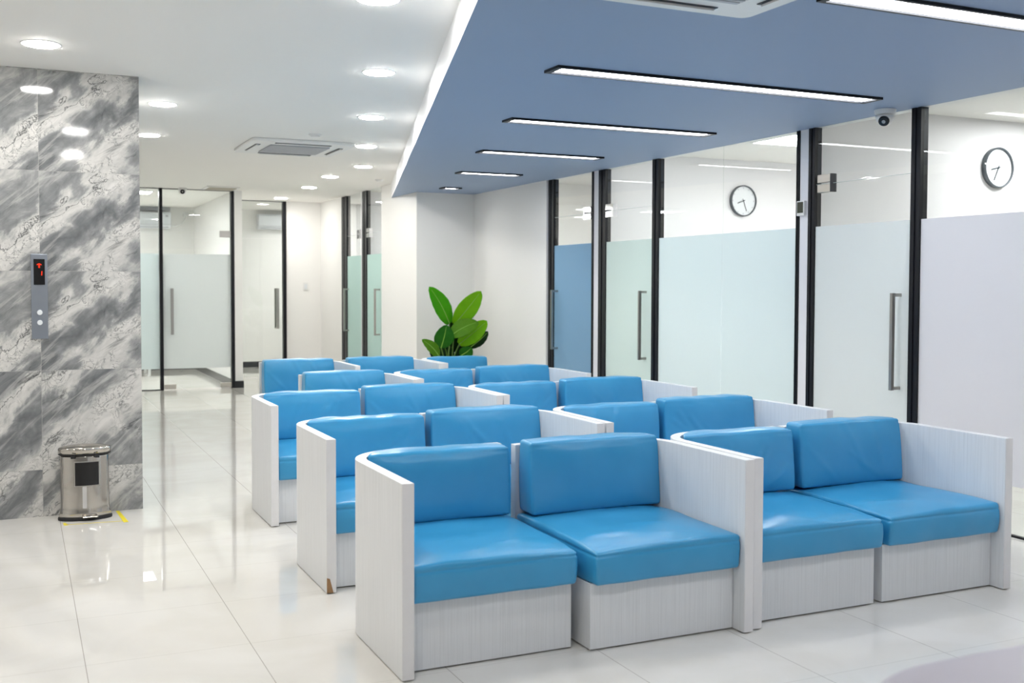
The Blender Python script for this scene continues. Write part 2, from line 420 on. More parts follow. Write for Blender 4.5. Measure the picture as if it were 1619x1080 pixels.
post(9.912, 10.03, SZ, 'black upright between the white wall and the blue frosted door')
post(9.068, 9.10, SZ, 'thin black upright on the hinge side of the blue frosted door', deep=.012)
post(8.832, 8.965, SZ, 'black upright on the hinge side of the pale green frosted door')
post(7.912, 8.012, SZ, 'black upright between the pale green door and the wide frosted panels')
post(6.07, 6.102, SZ, 'thin black upright right of the wide frosted panels', deep=.012)
post(5.907, 5.973, SZ, 'wide black upright left of the nearest glass door')
post(4.944, 5.022, SZ, 'black upright between the nearest glass door and the rightmost panel')
post(3.2, 3.3, SZ, 'black upright at the near end of the glass wall')
post(14.96, 15.22, CZ, 'black upright of the farthest green door in the corridor', x=4.30, deep=.012)
post(14.0, 14.205, CZ, 'black upright of the nearer green door in the corridor', x=4.30, deep=.012)
postx(1.699, 1.741, 14.88, CZ, 'black upright left of the far left glass door')
postx(2.632, 2.675, 14.88, CZ, 'black upright right of the far left glass door, by the pier')
postx(3.684, 3.733, 16.4, CZ, 'black upright of the clear glass door at the corridor end')

FT, FB, HZ = 1.822, .285, 2.115
DN = [0]; WN = [0]
def hbar(bm, p0, p1, out, z0, z1, s=.012):
    """square pull bar at p0 (x,y) standing off by vector out"""
    (x, y), (ox, oy) = p0, out
    X, Y = x + ox, y + oy
    box(bm, X - s, X + s, Y - s, Y + s, z0, z1)
    for z in (z0 + .012, z1 - .012):
        box(bm, min(x, X) - (s * .6 if ox == 0 else 0), max(x, X) + (s * .6 if ox == 0 else 0), min(y, Y) - (s * .6 if oy == 0 else 0), max(y, Y) + (s * .6 if oy == 0 else 0), z - .01, z + .01)

def glazed_y(y0, y1, top, label, fm, x=GX, door=True, hinge=None, handle=None, fit='nickel', side=-1):
    if door: DN[0] += 1; nm = 'door_%d' % DN[0]
    else: WN[0] += 1; nm = 'window_%d' % WN[0]
    t = thing(nm, (x, (y0 + y1) / 2, 0), label, 'glass door' if door else 'glass panel', None, 'structure')
    g = .004
    if door:
        obj('glass_pane', bxs((x - .005, x + .005, y0 + g, y1 - g, .012, HZ - .004)), MT['glass'], t)
        obj('transom_pane', bxs((x - .005, x + .005, y0 + g, y1 - g, HZ + .004, top)), MT['glass'], t)
        obj('glass_edge', bxs((x - .005, x + .005, y0 + g, y1 - g, HZ - .0035, HZ - .0005)), MT['gedge'], t)
    else:
        obj('glass_pane', bxs((x - .005, x + .005, y0 + .0015, y1 - .0015, .004, top)), MT['glass'], t)
        obj('floor_channel', bxs((x - .012, x + .012, y0, y1, 0, .012)), MT['black'], t)
    if fm: obj('frosted_film', bxs((x - .0062, x - .0056, y0 + (g if door else .0012), y1 - (g if door else .0012), FB, FT)), MT[fm], t)
    if hinge is not None:
        a, b = (hinge, hinge + .13) if hinge < (y0 + y1) / 2 else (hinge - .13, hinge)
        h = obj('patch_fitting', bxs((x - .022, x + .022, a, b, HZ + .006, HZ + .062), (x - .022, x + .022, a, b, HZ - .062, HZ - .006)), MT[fit], t, bevel=.003)
        obj('fitting_edge', bxs((x - .024, x + .024, *((b, b + .012) if hinge < (y0 + y1) / 2 else (a - .012, a)), HZ - .062, HZ + .062)), MT['dark' if fit == 'nickel' else 'chrome'], h)
        obj('patch_fitting', bxs((x - .022, x + .022, a, b, .012, .075)), MT[fit], t, bevel=.003)
    if handle is not None:
        bm = bmesh.new(); hbar(bm, (x, handle), None, (-.075, 0), .752, 1.365); hbar(bm, (x, handle), None, (.075, 0), .752, 1.365)
        obj('pull_handle', bm, MT['brushed'], t, bevel=.002)
    return t

glazed_y(9.10, 9.912, SZ, 'glass door with blue frosted film, nearest to the potted plant', 'film_blue', hinge=9.11, handle=9.83, fit='chrome')
glazed_y(8.012, 8.832, SZ, 'glass door with pale green frosted film, right of the blue door', 'film_pale', hinge=8.825, handle=8.115, fit='chrome')
glazed_y(5.022, 5.907, SZ, 'nearest frosted glass door, with a tall steel handle and bronze fitting', 'film_neutral', hinge=5.875, handle=5.10, fit='nickel')
glazed_y(6.995, 7.912, SZ, 'frosted glass panel right of the pale green door', 'film', door=False)
glazed_y(6.102, 6.995, SZ, 'frosted glass panel in front of the farther wall clock', 'film', door=False)
glazed_y(3.30, 4.944, SZ, 'rightmost frosted glass panel in front of the nearer wall clock', 'film_white', door=False)
glazed_y(14.27, 14.96, CZ, 'farthest green frosted glass door in the corridor side wall', 'film_green', x=4.30, handle=14.90, hinge=14.28, fit='chrome')
glazed_y(13.335, 14.0, CZ, 'green frosted corridor door nearest to the white column', 'film_green', x=4.30, handle=13.44, hinge=13.99, fit='chrome')

def glazed_x(x0, x1, y, top, label, fm, door=True, hinge=None, handle=None, header=True):
    if door: DN[0] += 1; nm = 'door_%d' % DN[0]
    else: WN[0] += 1; nm = 'window_%d' % WN[0]
    t = thing(nm, ((x0 + x1) / 2, y, 0), label, 'glass door' if door else 'glass panel', None, 'structure')
    g = .004
    if door and header:
        obj('glass_pane', bxs((x0 + g, x1 - g, y - .005, y + .005, .012, HZ - .003)), MT['glass'], t)
        obj('transom_pane', bxs((x0 + g, x1 - g, y - .005, y + .005, HZ + .003, top)), MT['glass'], t)
    else:
        obj('glass_pane', bxs((x0 + g, x1 - g, y - .005, y + .005, .012, top)), MT['glass'], t)
    if not door: obj('floor_channel', bxs((x0, x1, y - .012, y + .012, 0, .012)), MT['black'], t)
    obj('top_channel', bxs((x0, x1, y - .012, y + .012, top - .01, top)), MT['black'], t)
    if fm: obj('frosted_film', bxs((x0 + g, x1 - g, y - .0064, y - .0058, FB, FT)), MT[fm], t)
    if hinge is not None:
        a, b = hinge
        obj('patch_fitting', bxs((a, b, y - .022, y + .022, 2.055, 2.145)), MT['brushed'], t, bevel=.003)
        obj('patch_fitting', bxs((a, b, y - .022, y + .022, .012, .075)), MT['nickel'], t, bevel=.003)
        obj('floor_lock', bxs((x0 + .012, x0 + .16, y - .022, y + .022, .012, .075)), MT['nickel'], t, bevel=.003)
    if handle is not None:
        bm = bmesh.new(); hbar(bm, (handle, y), None, (0, -.075), .745, 1.36, .018); hbar(bm, (handle, y), None, (0, .075), .745, 1.36, .018)
        obj('pull_handle', bm, MT['brushed'], t, bevel=.002)
    return t
glazed_x(1.741, 2.632, 14.88, CZ, 'frosted glass door right of the marble wall', 'film_neutral', hinge=(2.485, 2.632), handle=1.85, header=False)
glazed_x(.2, 1.699, 14.88, CZ, 'frosted glass panel just right of the marble wall edge', 'film', door=False)
glazed_x(2.78, 3.684, 16.4, CZ, 'clear glass door at the far end of the corridor', None, handle=3.59)

# ------------------------------------------------------------------ lamps
def downlight(x, y, label, r=.092):
    t = thing('downlight', (x, y, CZ), label, 'ceiling light', 'round ceiling downlights')
    bm = bmesh.new(); lathe(bm, [(r + .012, CZ - .0005), (r + .011, CZ - .004), (r, CZ - .005), (r, CZ - .0005)], (x, y, 0), n=36, cap=False)
    obj('trim_ring', bm, MT['plastic'], t, smooth=True)
    bm = bmesh.new(); lathe(bm, [(r - .001, CZ - .001), (r - .004, CZ - .008), (r - .02, CZ - .0095)], (x, y, 0), n=28)
    obj('diffuser', bm, MT['down'], t)
    return t
for x, y, s in [
    (1.482, 4.66, 'round downlight at the top edge of the photo, cut off by the frame'),
    (1.99, 6.242, 'largest fully seen round downlight beside the blue ceiling edge'),
    (2.462, 7.914, 'second round downlight below the largest beside the blue ceiling edge'),
    (2.929, 9.572, 'round downlight just right of the ceiling air conditioner'),
    (3.391, 11.20, 'farthest of the four evenly spaced downlights along the blue ceiling edge'),
    (3.354, 12.405, 'round downlight above the corridor, nearest of three toward the end wall'),
    (3.472, 13.877, 'round downlight above the corridor, middle of three toward the end wall'),
    (3.519, 15.762, 'round downlight closest to the clear glass door at the corridor end'),
    (.125, 6.294, 'round downlight above the marble wall, at the upper left'),
    (.945, 7.988, 'round downlight just right of the top corner of the marble wall'),
    (1.028, 9.675, 'small round downlight half hidden behind the marble wall edge'),
    (.45, 4.35, None), (.5, 2.6, None), (-1.1, 4.6, None), (-1.3, 6.3, None), (-.4, .6, None)]:  # those without a label are unseen, added to light the room
    downlight(x, y, s or 'added unseen round downlight on the white ceiling')

def strip(x0, x1, y, label):
    t = thing('strip_light', ((x0 + x1) / 2, y, SZ), label, 'ceiling light', 'linear lights in the blue ceiling')
    h, b = .08, .017
    obj('frame', bxs((x0, x1, y - h, y - h + b, SZ - .014, SZ), (x0, x1, y + h - b, y + h, SZ - .014, SZ), (x0, x0 + .03, y - h + b, y + h - b, SZ - .014, SZ), (x1 - .03, x1, y - h + b, y + h - b, SZ - .014, SZ)), MT['black'], t)
    obj('diffuser', bxs((x0 + .03, x1 - .03, y - h + b, y + h - b, SZ - .005, SZ - .001)), MT['strip'], t)
for x0, x1, y, s in [
    (2.80, 4.62, 3.205, 'long strip light at the upper right corner, nearest of the row'),
    (2.468, 4.60, 4.885, 'longest whole strip light, second from the near end of the row'),
    (2.952, 4.575, 6.49, 'strip light in the blue ceiling, third from the near end'),
    (3.435, 4.566, 8.10, 'strip light in the blue ceiling, fourth from the near end'),
    (3.886, 4.55, 9.69, 'short strip light in the blue ceiling, second shortest of the row'),
    (4.331, 4.548, 11.29, 'shortest strip light, at the far tip of the blue ceiling'),
    (1.5, 4.62, 1.6, 'strip light in the blue ceiling outside the photo'),]:
    strip(x0, x1, y, s)

def panel_light(x0, x1, y0, y1, label):
    t = thing('panel_light', ((x0 + x1) / 2, (y0 + y1) / 2, CZ), label, 'ceiling light', 'square panel lights in the glass rooms')
    z = CZ
    obj('frame', bxs((x0, x1, y0, y0 + .015, z - .012, z), (x0, x1, y1 - .015, y1, z - .012, z), (x0, x0 + .015, y0 + .015, y1 - .015, z - .012, z), (x1 - .015, x1, y0 + .015, y1 - .015, z - .012, z)), MT['plastic'], t)
    obj('diffuser', bxs((x0 + .015, x1 - .015, y0 + .015, y1 - .015, z - .009, z - .001)), MT['panel'], t)
for a in [(5.93, 6.53, 7.2, 7.8, 'square panel light seen through the glass above the farther clock'),
          (6.80, 7.40, 4.95, 5.55, 'square panel light at the right edge, above the nearer clock'),
          (1.09, 1.692, 15.37, 15.86, 'panel light inside the left glass room beside the marble wall'),
          (6.0, 6.6, 10.0, 10.6, 'added unseen panel light in the room behind the blue door'), (7.4, 8.0, 7.2, 7.8, 'added unseen panel light deep in the room behind the wide frosted panels'),  # panels from this line on are unseen, added to light the rooms
          (5.9, 6.5, 3.6, 4.2, 'added unseen panel light in the near right room'),
          (5.2, 5.8, 12.9, 13.5, 'added unseen panel light in the room behind the nearer green corridor door'), (5.2, 5.8, 15.0, 15.6, 'added unseen panel light in the room behind the farthest green corridor door'),
          (4.6, 5.2, 17.2, 17.8, 'added unseen panel light in the room behind the clear glass door'), (.2, .8, 17.0, 17.6, 'added unseen panel light deep in the left glass room'), (-.2, .4, 15.3, 15.9, 'added panel light brightening the left glass room, hidden by the marble wall')]:
    panel_light(*a)

# ------------------------------------------------------------------ waiting seats
W_, D_, T_, R_, PH = .718, .79, .045, .25, .706
BH = .262
def arc(cx, cy, r, a0, a1, n):
    return [(cx + r * math.cos(a0 + (a1 - a0) * i / n), cy + r * math.sin(a0 + (a1 - a0) * i / n)) for i in range(n + 1)]

def mirror(bm):
    for v in bm.verts: v.co.x = -v.co.x

def panel_bm():
    outer = [(0, 0)] + arc(R_, D_ - R_, R_, math.pi, math.pi / 2, 20) + [(W_, D_)]
    inner = [(T_, 0)] + arc(R_, D_ - R_, R_ - T_, math.pi, math.pi / 2, 20) + [(W_, D_ - T_)]
    bm = bmesh.new(); n = len(outer)
    q = [[bm.verts.new((*p, z)) for p in pts] for pts in (outer, inner) for z in (.004, PH)]
    ob, ot, ib, it = q
    for i in range(n - 1):
        bm.faces.new((ob[i], ob[i + 1], ot[i + 1], ot[i])); bm.faces.new((ib[i], it[i], it[i + 1], ib[i + 1]))
        bm.faces.new((ot[i], ot[i + 1], it[i + 1], it[i])); bm.faces.new((ob[i], ib[i], ib[i + 1], ob[i + 1]))
    for k in (0, n - 1): bm.faces.new((ob[k], ot[k], it[k], ib[k]))
    return bm

def base_bm():
    g = .002
    bm = bmesh.new()
    pts = [(W_ - .006, .072), (W_ - .006, D_ - T_ - g)] + arc(R_, D_ - R_, R_ - T_ - g, math.pi / 2, math.pi, 14) + [(T_ + g, .072)]
    prism(bm, pts, .006, BH)
    return bm

def rbox(hx, hy, hz, r, nx, ny, nz):
    """rounded box, centred, on a grid that is dense near its edges"""
    def axis(h, n):
        e = [r * t for t in (0, .3, .65, 1.0)]
        c = [-h + v for v in e]
        m = [(-h + r) + (2 * h - 2 * r) * i / n for i in range(1, n)]
        return c + m + [-v for v in c[::-1]]
    ax, ay, az = axis(hx, nx), axis(hy, ny), axis(hz, nz)
    bm = bmesh.new(); V = {}
    def vert(i, j, k):
        key = (i, j, k)
        if key not in V:
            p = Vector((ax[i], ay[j], az[k]))
            c = Vector((max(-hx + r, min(hx - r, p.x)), max(-hy + r, min(hy - r, p.y)), max(-hz + r, min(hz - r, p.z))))
            d = p - c
            if d.length > 1e-9: p = c + d.normalized() * r
            V[key] = bm.verts.new(p)
        return V[key]
    I, J, K = len(ax) - 1, len(ay) - 1, len(az) - 1
    for i in range(I):
        for j in range(J):
            for k in (0, K): bm.faces.new((vert(i, j, k), vert(i + 1, j, k), vert(i + 1, j + 1, k), vert(i, j + 1, k)))
    for i in range(I):
        for k in range(K):
            for j in (0, J): bm.faces.new((vert(i, j, k), vert(i + 1, j, k), vert(i + 1, j, k + 1), vert(i, j, k + 1)))
    for j in range(J):
        for k in range(K):
            for i in (0, I): bm.faces.new((vert(i, j, k), vert(i, j + 1, k), vert(i, j + 1, k + 1), vert(i, j, k + 1)))
    return bm

def corner_clamp(x, y, rr):
    cx, cyy = R_, D_ - R_
    if x < cx and y > cyy:
        d = math.hypot(x - cx, y - cyy)
        if d > rr: return cx + (x - cx) * rr / d, cyy + (y - cyy) * rr / d
    return x, y

def seg_dist(px, py, a, b):
    ax_, ay_ = a; bx_, by_ = b
    t = ((px - ax_) * (bx_ - ax_) + (py - ay_) * (by_ - ay_)) / ((bx_ - ax_) ** 2 + (by_ - ay_) ** 2)
    t = max(0, min(1, t))
    return math.hypot(px - ax_ - t * (bx_ - ax_), py - ay_ - t * (by_ - ay_)), t

def seat_bm(seed):
    rng = random.Random(seed)
    x0, x1, y0, y1, z0, z1 = T_ + .003, W_ - .006, .026, D_ - T_ - .004, BH + .001, .404
    hx, hy, hz = (x1 - x0) / 2, (y1 - y0) / 2, (z1 - z0) / 2
    bm = rbox(hx, hy, hz, .013, 34, 34, 26)
    o = Vector((seed * 3.1, seed * 1.7, 0))
    wr = [((rng.uniform(-.2, .25), rng.uniform(-.32, -.1)), rng.uniform(-.6, .6), rng.uniform(.12, .3)) for _ in range(4)]
    for v in bm.verts:
        u, q, t = v.co.x / hx, v.co.y / hy, v.co.z / hz
        pu = (1 - u ** 4) * (1 - q ** 4)
        if t > 0:
            v.co.z += t * (.020 * pu + .006 * noise.noise(Vector((v.co.x * 5, v.co.y * 5, 0)) + o))
            # sag toward the open front corner, creases pressed by sitting
            v.co.z -= t * .012 * max(0, (u + .2)) * max(0, -q) ** 2
            for (c, a, ln) in wr:
                e = (c[0] + math.cos(a) * ln, c[1] + math.sin(a) * ln)
                d, tt = seg_dist(v.co.x, v.co.y, c, e)
                v.co.z += t * .0035 * math.exp(-(d / .016) ** 2) * math.sin(math.pi * min(1, max(0, tt)))
        bul = .008 * (1 - t * t)
        sx = .007 * noise.noise(Vector((v.co.x * 7, v.co.z * 9, 3)) + o)
        if q < -.8: v.co.y -= bul + sx
        if u > .85: v.co.x += bul * .5 + .004 * noise.noise(Vector((v.co.y * 7, v.co.z * 9, 7)) + o)
        # stitched seam below the top edge
        s = .0038 * math.exp(-((v.co.z - (hz - .028)) / .0045) ** 2)
        if q < -.8: v.co.y += s
        if u > .85: v.co.x -= s
        if t < -.5: v.co.z -= 0
        v.co += Vector(((x0 + x1) / 2, (y0 + y1) / 2, (z0 + z1) / 2))
        v.co.z = max(v.co.z, BH + .0008)
        if v.co.x < T_ + .002: v.co.x = T_ + .002
        if v.co.x > W_ + .003: v.co.x = W_ + .003
        if v.co.y > D_ - T_ - .002: v.co.y = D_ - T_ - .002
        v.co.x, v.co.y = corner_clamp(v.co.x, v.co.y, R_ - T_ - .003)
    return bm

def back_bm(seed, z1):
    rng = random.Random(seed + 50)
    x0, x1, y0, y1, z0 = T_ + .004, W_ - .012, .60, D_ - T_ - .003, .418
    hx, hy, hz = (x1 - x0) / 2, (y1 - y0) / 2, (z1 - z0) / 2
    bm = rbox(hx, hy, hz, .015, 40, 6, 30)
    o = Vector((seed * 2.3, 0, seed * 4.1))
    wr = []
    for _ in range(5):
        a = rng.uniform(.5, 1.25); c = (rng.uniform(-.18, .16), rng.uniform(-.14, -.02)); ln = rng.uniform(.12, .24)
        wr.append((c, (c[0] + math.cos(a) * ln, c[1] + math.sin(a) * ln), rng.uniform(.0012, .0042) * (.25 if seed == 1 else 1)))
    for v in bm.verts:
        u, q, t = v.co.x / hx, v.co.y / hy, v.co.z / hz
        if q < -.2:
            k = (-q)
            v.co.y -= k * .022 * (1 - u ** 4) * (1 - t ** 4)
            v.co.y += k * .028 * (t + 1) / 2            # leans back
            v.co.y -= k * .005 * noise.noise(Vector((v.co.x * 6, 0, v.co.z * 6)) + o)
            for c, e, am in wr:
                d, tt = seg_dist(v.co.x, v.co.z, c, e)
                v.co.y -= k * am * math.exp(-(d / .011) ** 2)
        if t > .8:
            v.co.z += .006 * (1 - u ** 4) + .005 * noise.noise(Vector((v.co.x * 9, 2, 0)) + o)
            if q < -.3: v.co.z -= .003
        s = .003 * math.exp(-((v.co.z - (hz - .018)) / .004) ** 2)
        if q < -.8: v.co.y += s
        if abs(u) > .93: v.co.x -= math.copysign(.006 * t * t, u)
        v.co += Vector(((x0 + x1) / 2, (y0 + y1) / 2, (z0 + z1) / 2))
        if v.co.x < T_ + .003: v.co.x = T_ + .003
        if v.co.y > D_ - T_ - .001: v.co.y = D_ - T_ - .001
        v.co.x, v.co.y = corner_clamp(v.co.x, v.co.y, R_ - T_ - .004)
    return bm

def seat_unit(side):
    t = thing('corner_seat', (0, 0, 0), 'corner seat', 'waiting seat', 'blue and white corner seats of the waiting area')
    def P(name, bm, mat, **k):
        if side == 'R': mirror(bm)
        return obj(name, bm, mat, t, local=True, **k)
    P('side_and_back_panel', panel_bm(), MT['lam'], bevel=.002)
    P('edge_strip', bxs((.001, T_ - .001, -.003, -.0008, .006, PH - .001)), MT['edge'])
    P('base', base_bm(), MT['lam'], bevel=.0015)
    P('seat_cushion', seat_bm(1), MT['vinyl'], smooth=True)
    P('back_cushion', back_bm(1, .712 if side == 'L' else .73), MT['vinyl'], smooth=True)
    return t

def variants(side):
    out = []
    for sd in (2, 3, 4):
        pr = []
        for nm, bm in (('seat_cushion', seat_bm(sd)), ('back_cushion', back_bm(sd, .712 if side == 'L' else .73))):
            if side == 'R': mirror(bm)
            bmesh.ops.recalc_face_normals(bm, faces=bm.faces)
            me = bpy.data.meshes.new(nm); bm.to_mesh(me); bm.free(); me.materials.append(MT['vinyl'])
            for p in me.polygons: p.use_smooth = True
            pr.append(me)
        out.append(pr)
    return out

UNITS = [
    ('L', 1.212, 3.545, 'nearest white seat on the left, rounded left arm, blue cushions'),
    ('R', 2.685, 3.482, 'blue cushioned seat with right arm, in the centre of the front row'),
    ('L', 2.699, 3.502, 'front row seat with left arm, second from the right end'),
    ('R', 4.168, 3.500, 'front row seat at the far right, with a tall white right arm'),
    ('L', 1.252, 4.715, 'second row seat at the aisle, with a chipped brown arm corner'),
    ('R', 2.700, 4.722, 'second row seat with right arm, behind the nearest left seat'),
    ('L', 2.712, 4.730, 'second row seat with left arm, behind the front row centre seat'),
    ('R', 4.178, 4.715, 'second row seat at the right end, in front of the wide frosted panels'),
    ('L', 1.312, 6.168, 'third row seat at the aisle, left arm toward the marble wall'),
    ('R', 2.796, 6.197, 'third row seat with right arm, beside the aisle seat'),
    ('L', 2.806, 6.212, 'third row seat with left arm and wrinkled curved back cushion'),
    ('R', 4.262, 6.170, 'third row seat at the right end, wrinkled back, before the pale green door'),
    ('R', 2.694, 7.485, 'fourth row aisle seat standing alone without a left arm partner'),
    ('L', 2.708, 7.541, 'fourth row seat with left arm, in front of the potted plant'),
    ('R', 4.165, 7.510, 'fourth row seat at the right end, in front of the blue door'),
    ('R', 2.690, 8.980, 'back row seat at the aisle, farthest left'),
    ('R', 3.466, 8.980, 'back row seat in the middle, in front of the white column'),
    ('L', 3.474, 9.005, 'back row seat at the right, directly in front of the plant'),
]
proto = {}; var = {}
for k, (sd, x, y, lab) in enumerate(UNITS):
    if sd not in proto:
        t = proto[sd] = seat_unit(sd); var[sd] = variants(sd)
    else:
        src = proto[sd]; t = src.copy(); COL.objects.link(t)
        vs = var[sd][k % 3]
        for ch in list(src.children):
            c = ch.copy(); COL.objects.link(c); c.parent = t
            if ch.name.startswith('seat_cushion'): c.data = vs[0]
            if ch.name.startswith('back_cushion'):
                c.data = vs[1]; c.location.x = {2: .012, 3: -.012, 6: .014, 7: -.012, 8: .02, 9: -.016}.get(k, 0)
    t.location = (x, y, 0); t['label'] = lab
    if k == 4:
        bm = bmesh.new()
        a = [(.0, .006), (.030, .006), (.014, .07), (.0, .075)]
        lo = [bm.verts.new((p, -.0048, z)) for p, z in a]; hi = [bm.verts.new((p, -.0025, z)) for p, z in a]
        bm.faces.new(lo); bm.faces.new(hi[::-1])
        for i in range(4): bm.faces.new((lo[i], lo[(i + 1) % 4], hi[(i + 1) % 4], hi[i]))
        c = obj('chipped_corner', bm, MT['chip'], t, local=True); c['label'] = 'bare brown chip at the foot of the arm'

# ------------------------------------------------------------------ lift call panel
t = thing('lift_call_panel', (.112, 7.02, 1.33), 'steel lift call panel on the marble wall, red arrow and 1', 'lift panel')
obj('plate', bxs((.067, .158, 7.004, 7.0195, 1.078, 1.586)), MT['panelsteel'], t, bevel=.002)
d = obj('display', bxs((.082, .143, 7.0015, 7.0038, 1.402, 1.556)), MT['blackgloss'], t)
bm = bmesh.new()
def flat(bm, pts, y0, y1):
    a = [bm.verts.new((x, y0, z)) for x, z in pts]; b = [bm.verts.new((x, y1, z)) for x, z in pts]; n = len(pts)
    bm.faces.new(a); bm.faces.new(b[::-1])
    for i in range(n): bm.faces.new((a[i], a[(i + 1) % n], b[(i + 1) % n], b[i]))
ax_, az_ = .1125, 1.515
flat(bm, [(ax_ - .0045, az_ - .012), (ax_ + .0045, az_ - .012), (ax_ + .0045, az_ + .006), (ax_ + .014, az_ + .004), (ax_ + .013, az_ + .010), (ax_, az_ + .017), (ax_ - .013, az_ + .010), (ax_ - .014, az_ + .004), (ax_ - .0045, az_ + .006)], 7.0005, 7.0012)
obj('arrow', bm, MT['red'], d)
bm = bmesh.new(); flat(bm, [(.1225, 1.458), (.1285, 1.458), (.1305, 1.484), (.1245, 1.484)], 7.0005, 7.0012)
obj('digit', bm, MT['red'], d)
for z in (1.236, 1.176):
    bm = bmesh.new(); lathe(bm, [(.0185, 7.0035), (.0185, 7.0015), (.0155, 7.0010), (.0155, 7.0038)], (.1125, 0, z), 'Y', 28, cap=False)
    b = obj('button', bm, MT['panelsteel'], t)
    bm = bmesh.new(); lathe(bm, [(.015, 7.0038), (.015, 6.9995), (.012, 6.9988)], (.1125, 0, z), 'Y', 24)
    obj('button_cap', bm, MT['plastic_cool'], b)

# ------------------------------------------------------------------ pedal bin and floor tape
bx, by = .346, 6.872
t = thing('pedal_bin', (bx, by, 0), 'stainless steel pedal bin standing against the marble wall', 'bin')
SX, SY = 1.0, .56
bm = bmesh.new(); lathe(bm, [(.152, .0), (.153, .012), (.149, .020)], (bx, by, 0), n=56, sx=SX, sy=SY); obj('base_ring', bm, MT['rubber'], t, smooth=False)
bm = bmesh.new(); lathe(bm, [(.149, .020), (.141, .045), (.1365, .085), (.1355, .378), (.134, .384)], (bx, by, 0), n=56, sx=SX, sy=SY); obj('body', bm, MT['steel'], t, smooth=True)
bm = bmesh.new(); lathe(bm, [(.138, .386), (.148, .392), (.148, .398), (.14, .40)], (bx, by, 0), n=56, sx=SX, sy=SY); obj('rim_gasket', bm, MT['rubber'], t)
bm = bmesh.new(); lathe(bm, [(.148, .3985), (.149, .424), (.146, .431), (.13, .437), (.09, .445), (.04, .449), (.004, .450)], (bx, by, 0), n=56, sx=SX, sy=SY); obj('lid', bm, MT['steel'], t, smooth=True)
# front window follows the oval body
def oval_panel(x0, x1, z0, z1, out, thick):
    bm = bmesh.new(); n = 10; ro = .1357 + out
    A = []
    for i in range(n + 1):
        x = x0 + (x1 - x0) * i / n; dx = (x - bx)
        y = by - SY * math.sqrt(max(0, ro * ro - dx * dx)); A.append((x, y))
    fr = [[bm.verts.new((x, y, z)) for x, y in A] for z in (z0, z1)]; bk = [[bm.verts.new((x, y + thick, z)) for x, y in A] for z in (z0, z1)]
    for i in range(n):
        bm.faces.new((fr[0][i], fr[0][i + 1], fr[1][i + 1], fr[1][i])); bm.faces.new((bk[0][i], bk[1][i], bk[1][i + 1], bk[0][i + 1]))
        bm.faces.new((fr[1][i], fr[1][i + 1], bk[1][i + 1], bk[1][i])); bm.faces.new((fr[0][i], bk[0][i], bk[0][i + 1], fr[0][i + 1]))
    for i in (0, n): bm.faces.new((fr[0][i], fr[1][i], bk[1][i], bk[0][i]))
    return bm
fr = obj('window_frame', oval_panel(.282, .426, .204, .354, .004, .006), MT['brushed'], t)
obj('black_insert', oval_panel(.288, .420, .210, .348, .0062, .003), MT['blackgloss'], fr)
obj('pedal_channel', oval_panel(.328, .352, .04, .204, .002, .003), MT['chrome'], t)
p = obj('pedal', bxs((.325, .412, by - .115, by - .075, .022, .030)), MT['steel'], t, bevel=.003)
for i, xx in enumerate((.265, .40)):
    bm = bmesh.new(); box(bm, xx, xx + .024, by - .085, by - .078, .374, .392); obj('lid_clip', bm, MT['rubber'], t)

def tape(pts, label):
    bm = bmesh.new(); prism(bm, pts, .0003, .0012)
    o = obj('floor_tape', bm, MT['yellow']); tag(o, label, 'tape', 'yellow marking tape round the bin'); return o
tape([(.528, 7.01), (.548, 7.01), (.573, 6.655), (.545, 6.65)], 'short yellow tape strip on the floor right of the bin')
tape([(.232, 6.715), (.545, 6.690), (.545, 6.697), (.232, 6.722)], 'thin yellow tape line on the floor in front of the bin')
tape([(.218, 6.775), (.232, 6.775), (.245, 6.705), (.222, 6.700)], 'yellow tape stub at the left foot of the bin')

# ------------------------------------------------------------------ ceiling air conditioners, cameras, detectors, vents
def cassette(cx, cyy, z, s, label):
    t = thing('ceiling_air_conditioner', (cx, cyy, z), label, 'air conditioner')
    h = s / 2; r = .05
    pts = arc(cx + h - r, cyy + h - r, r, 0, math.pi / 2, 6) + arc(cx - h + r, cyy + h - r, r, math.pi / 2, math.pi, 6) + arc(cx - h + r, cyy - h + r, r, math.pi, 1.5 * math.pi, 6) + arc(cx + h - r, cyy - h + r, r, 1.5 * math.pi, 2 * math.pi, 6)
    bm = bmesh.new(); prism(bm, pts, z - .03, z); obj('cover_panel', bm, MT['plastic'], t, bevel=.008)
    gh = s * .29
    bm = bmesh.new()
    for i in range(16):
        y = cyy - gh + 2 * gh * (i + .5) / 16; box(bm, cx - gh, cx + gh, y - gh * .042, y + gh * .042, z - .040, z - .0305)
    obj('intake_grille', bm, MT['vent'], t)
    o = s * .405
    for ang in range(4):
        bm = bmesh.new()
        box(bm, -s * .27, s * .27, o - .022, o + .022, z - .0335, z - .0302)
        bmesh.ops.rotate(bm, verts=bm.verts, cent=(0, 0, 0), matrix=Matrix.Rotation(ang * math.pi / 2, 3, 'Z'))
        bmesh.ops.translate(bm, verts=bm.verts, vec=(cx, cyy, 0))
        sl = obj('air_slot', bm, MT['dark'], t)
        bm = bmesh.new()
        box(bm, -s * .26, s * .26, o - .008, o + .012, z - .042, z - .034)
        bmesh.ops.rotate(bm, verts=bm.verts, cent=(0, 0, 0), matrix=Matrix.Rotation(ang * math.pi / 2, 3, 'Z'))
        bmesh.ops.translate(bm, verts=bm.verts, vec=(cx, cyy, 0))
        obj('louvre', bm, MT['plastic'], sl)
    return t
cassette(2.325, 9.87, CZ, .93, 'square ceiling air conditioner on the white ceiling beside the downlights')
cassette(2.215, 3.10, SZ, .93, 'ceiling air conditioner in the blue ceiling, cut by the top edge')

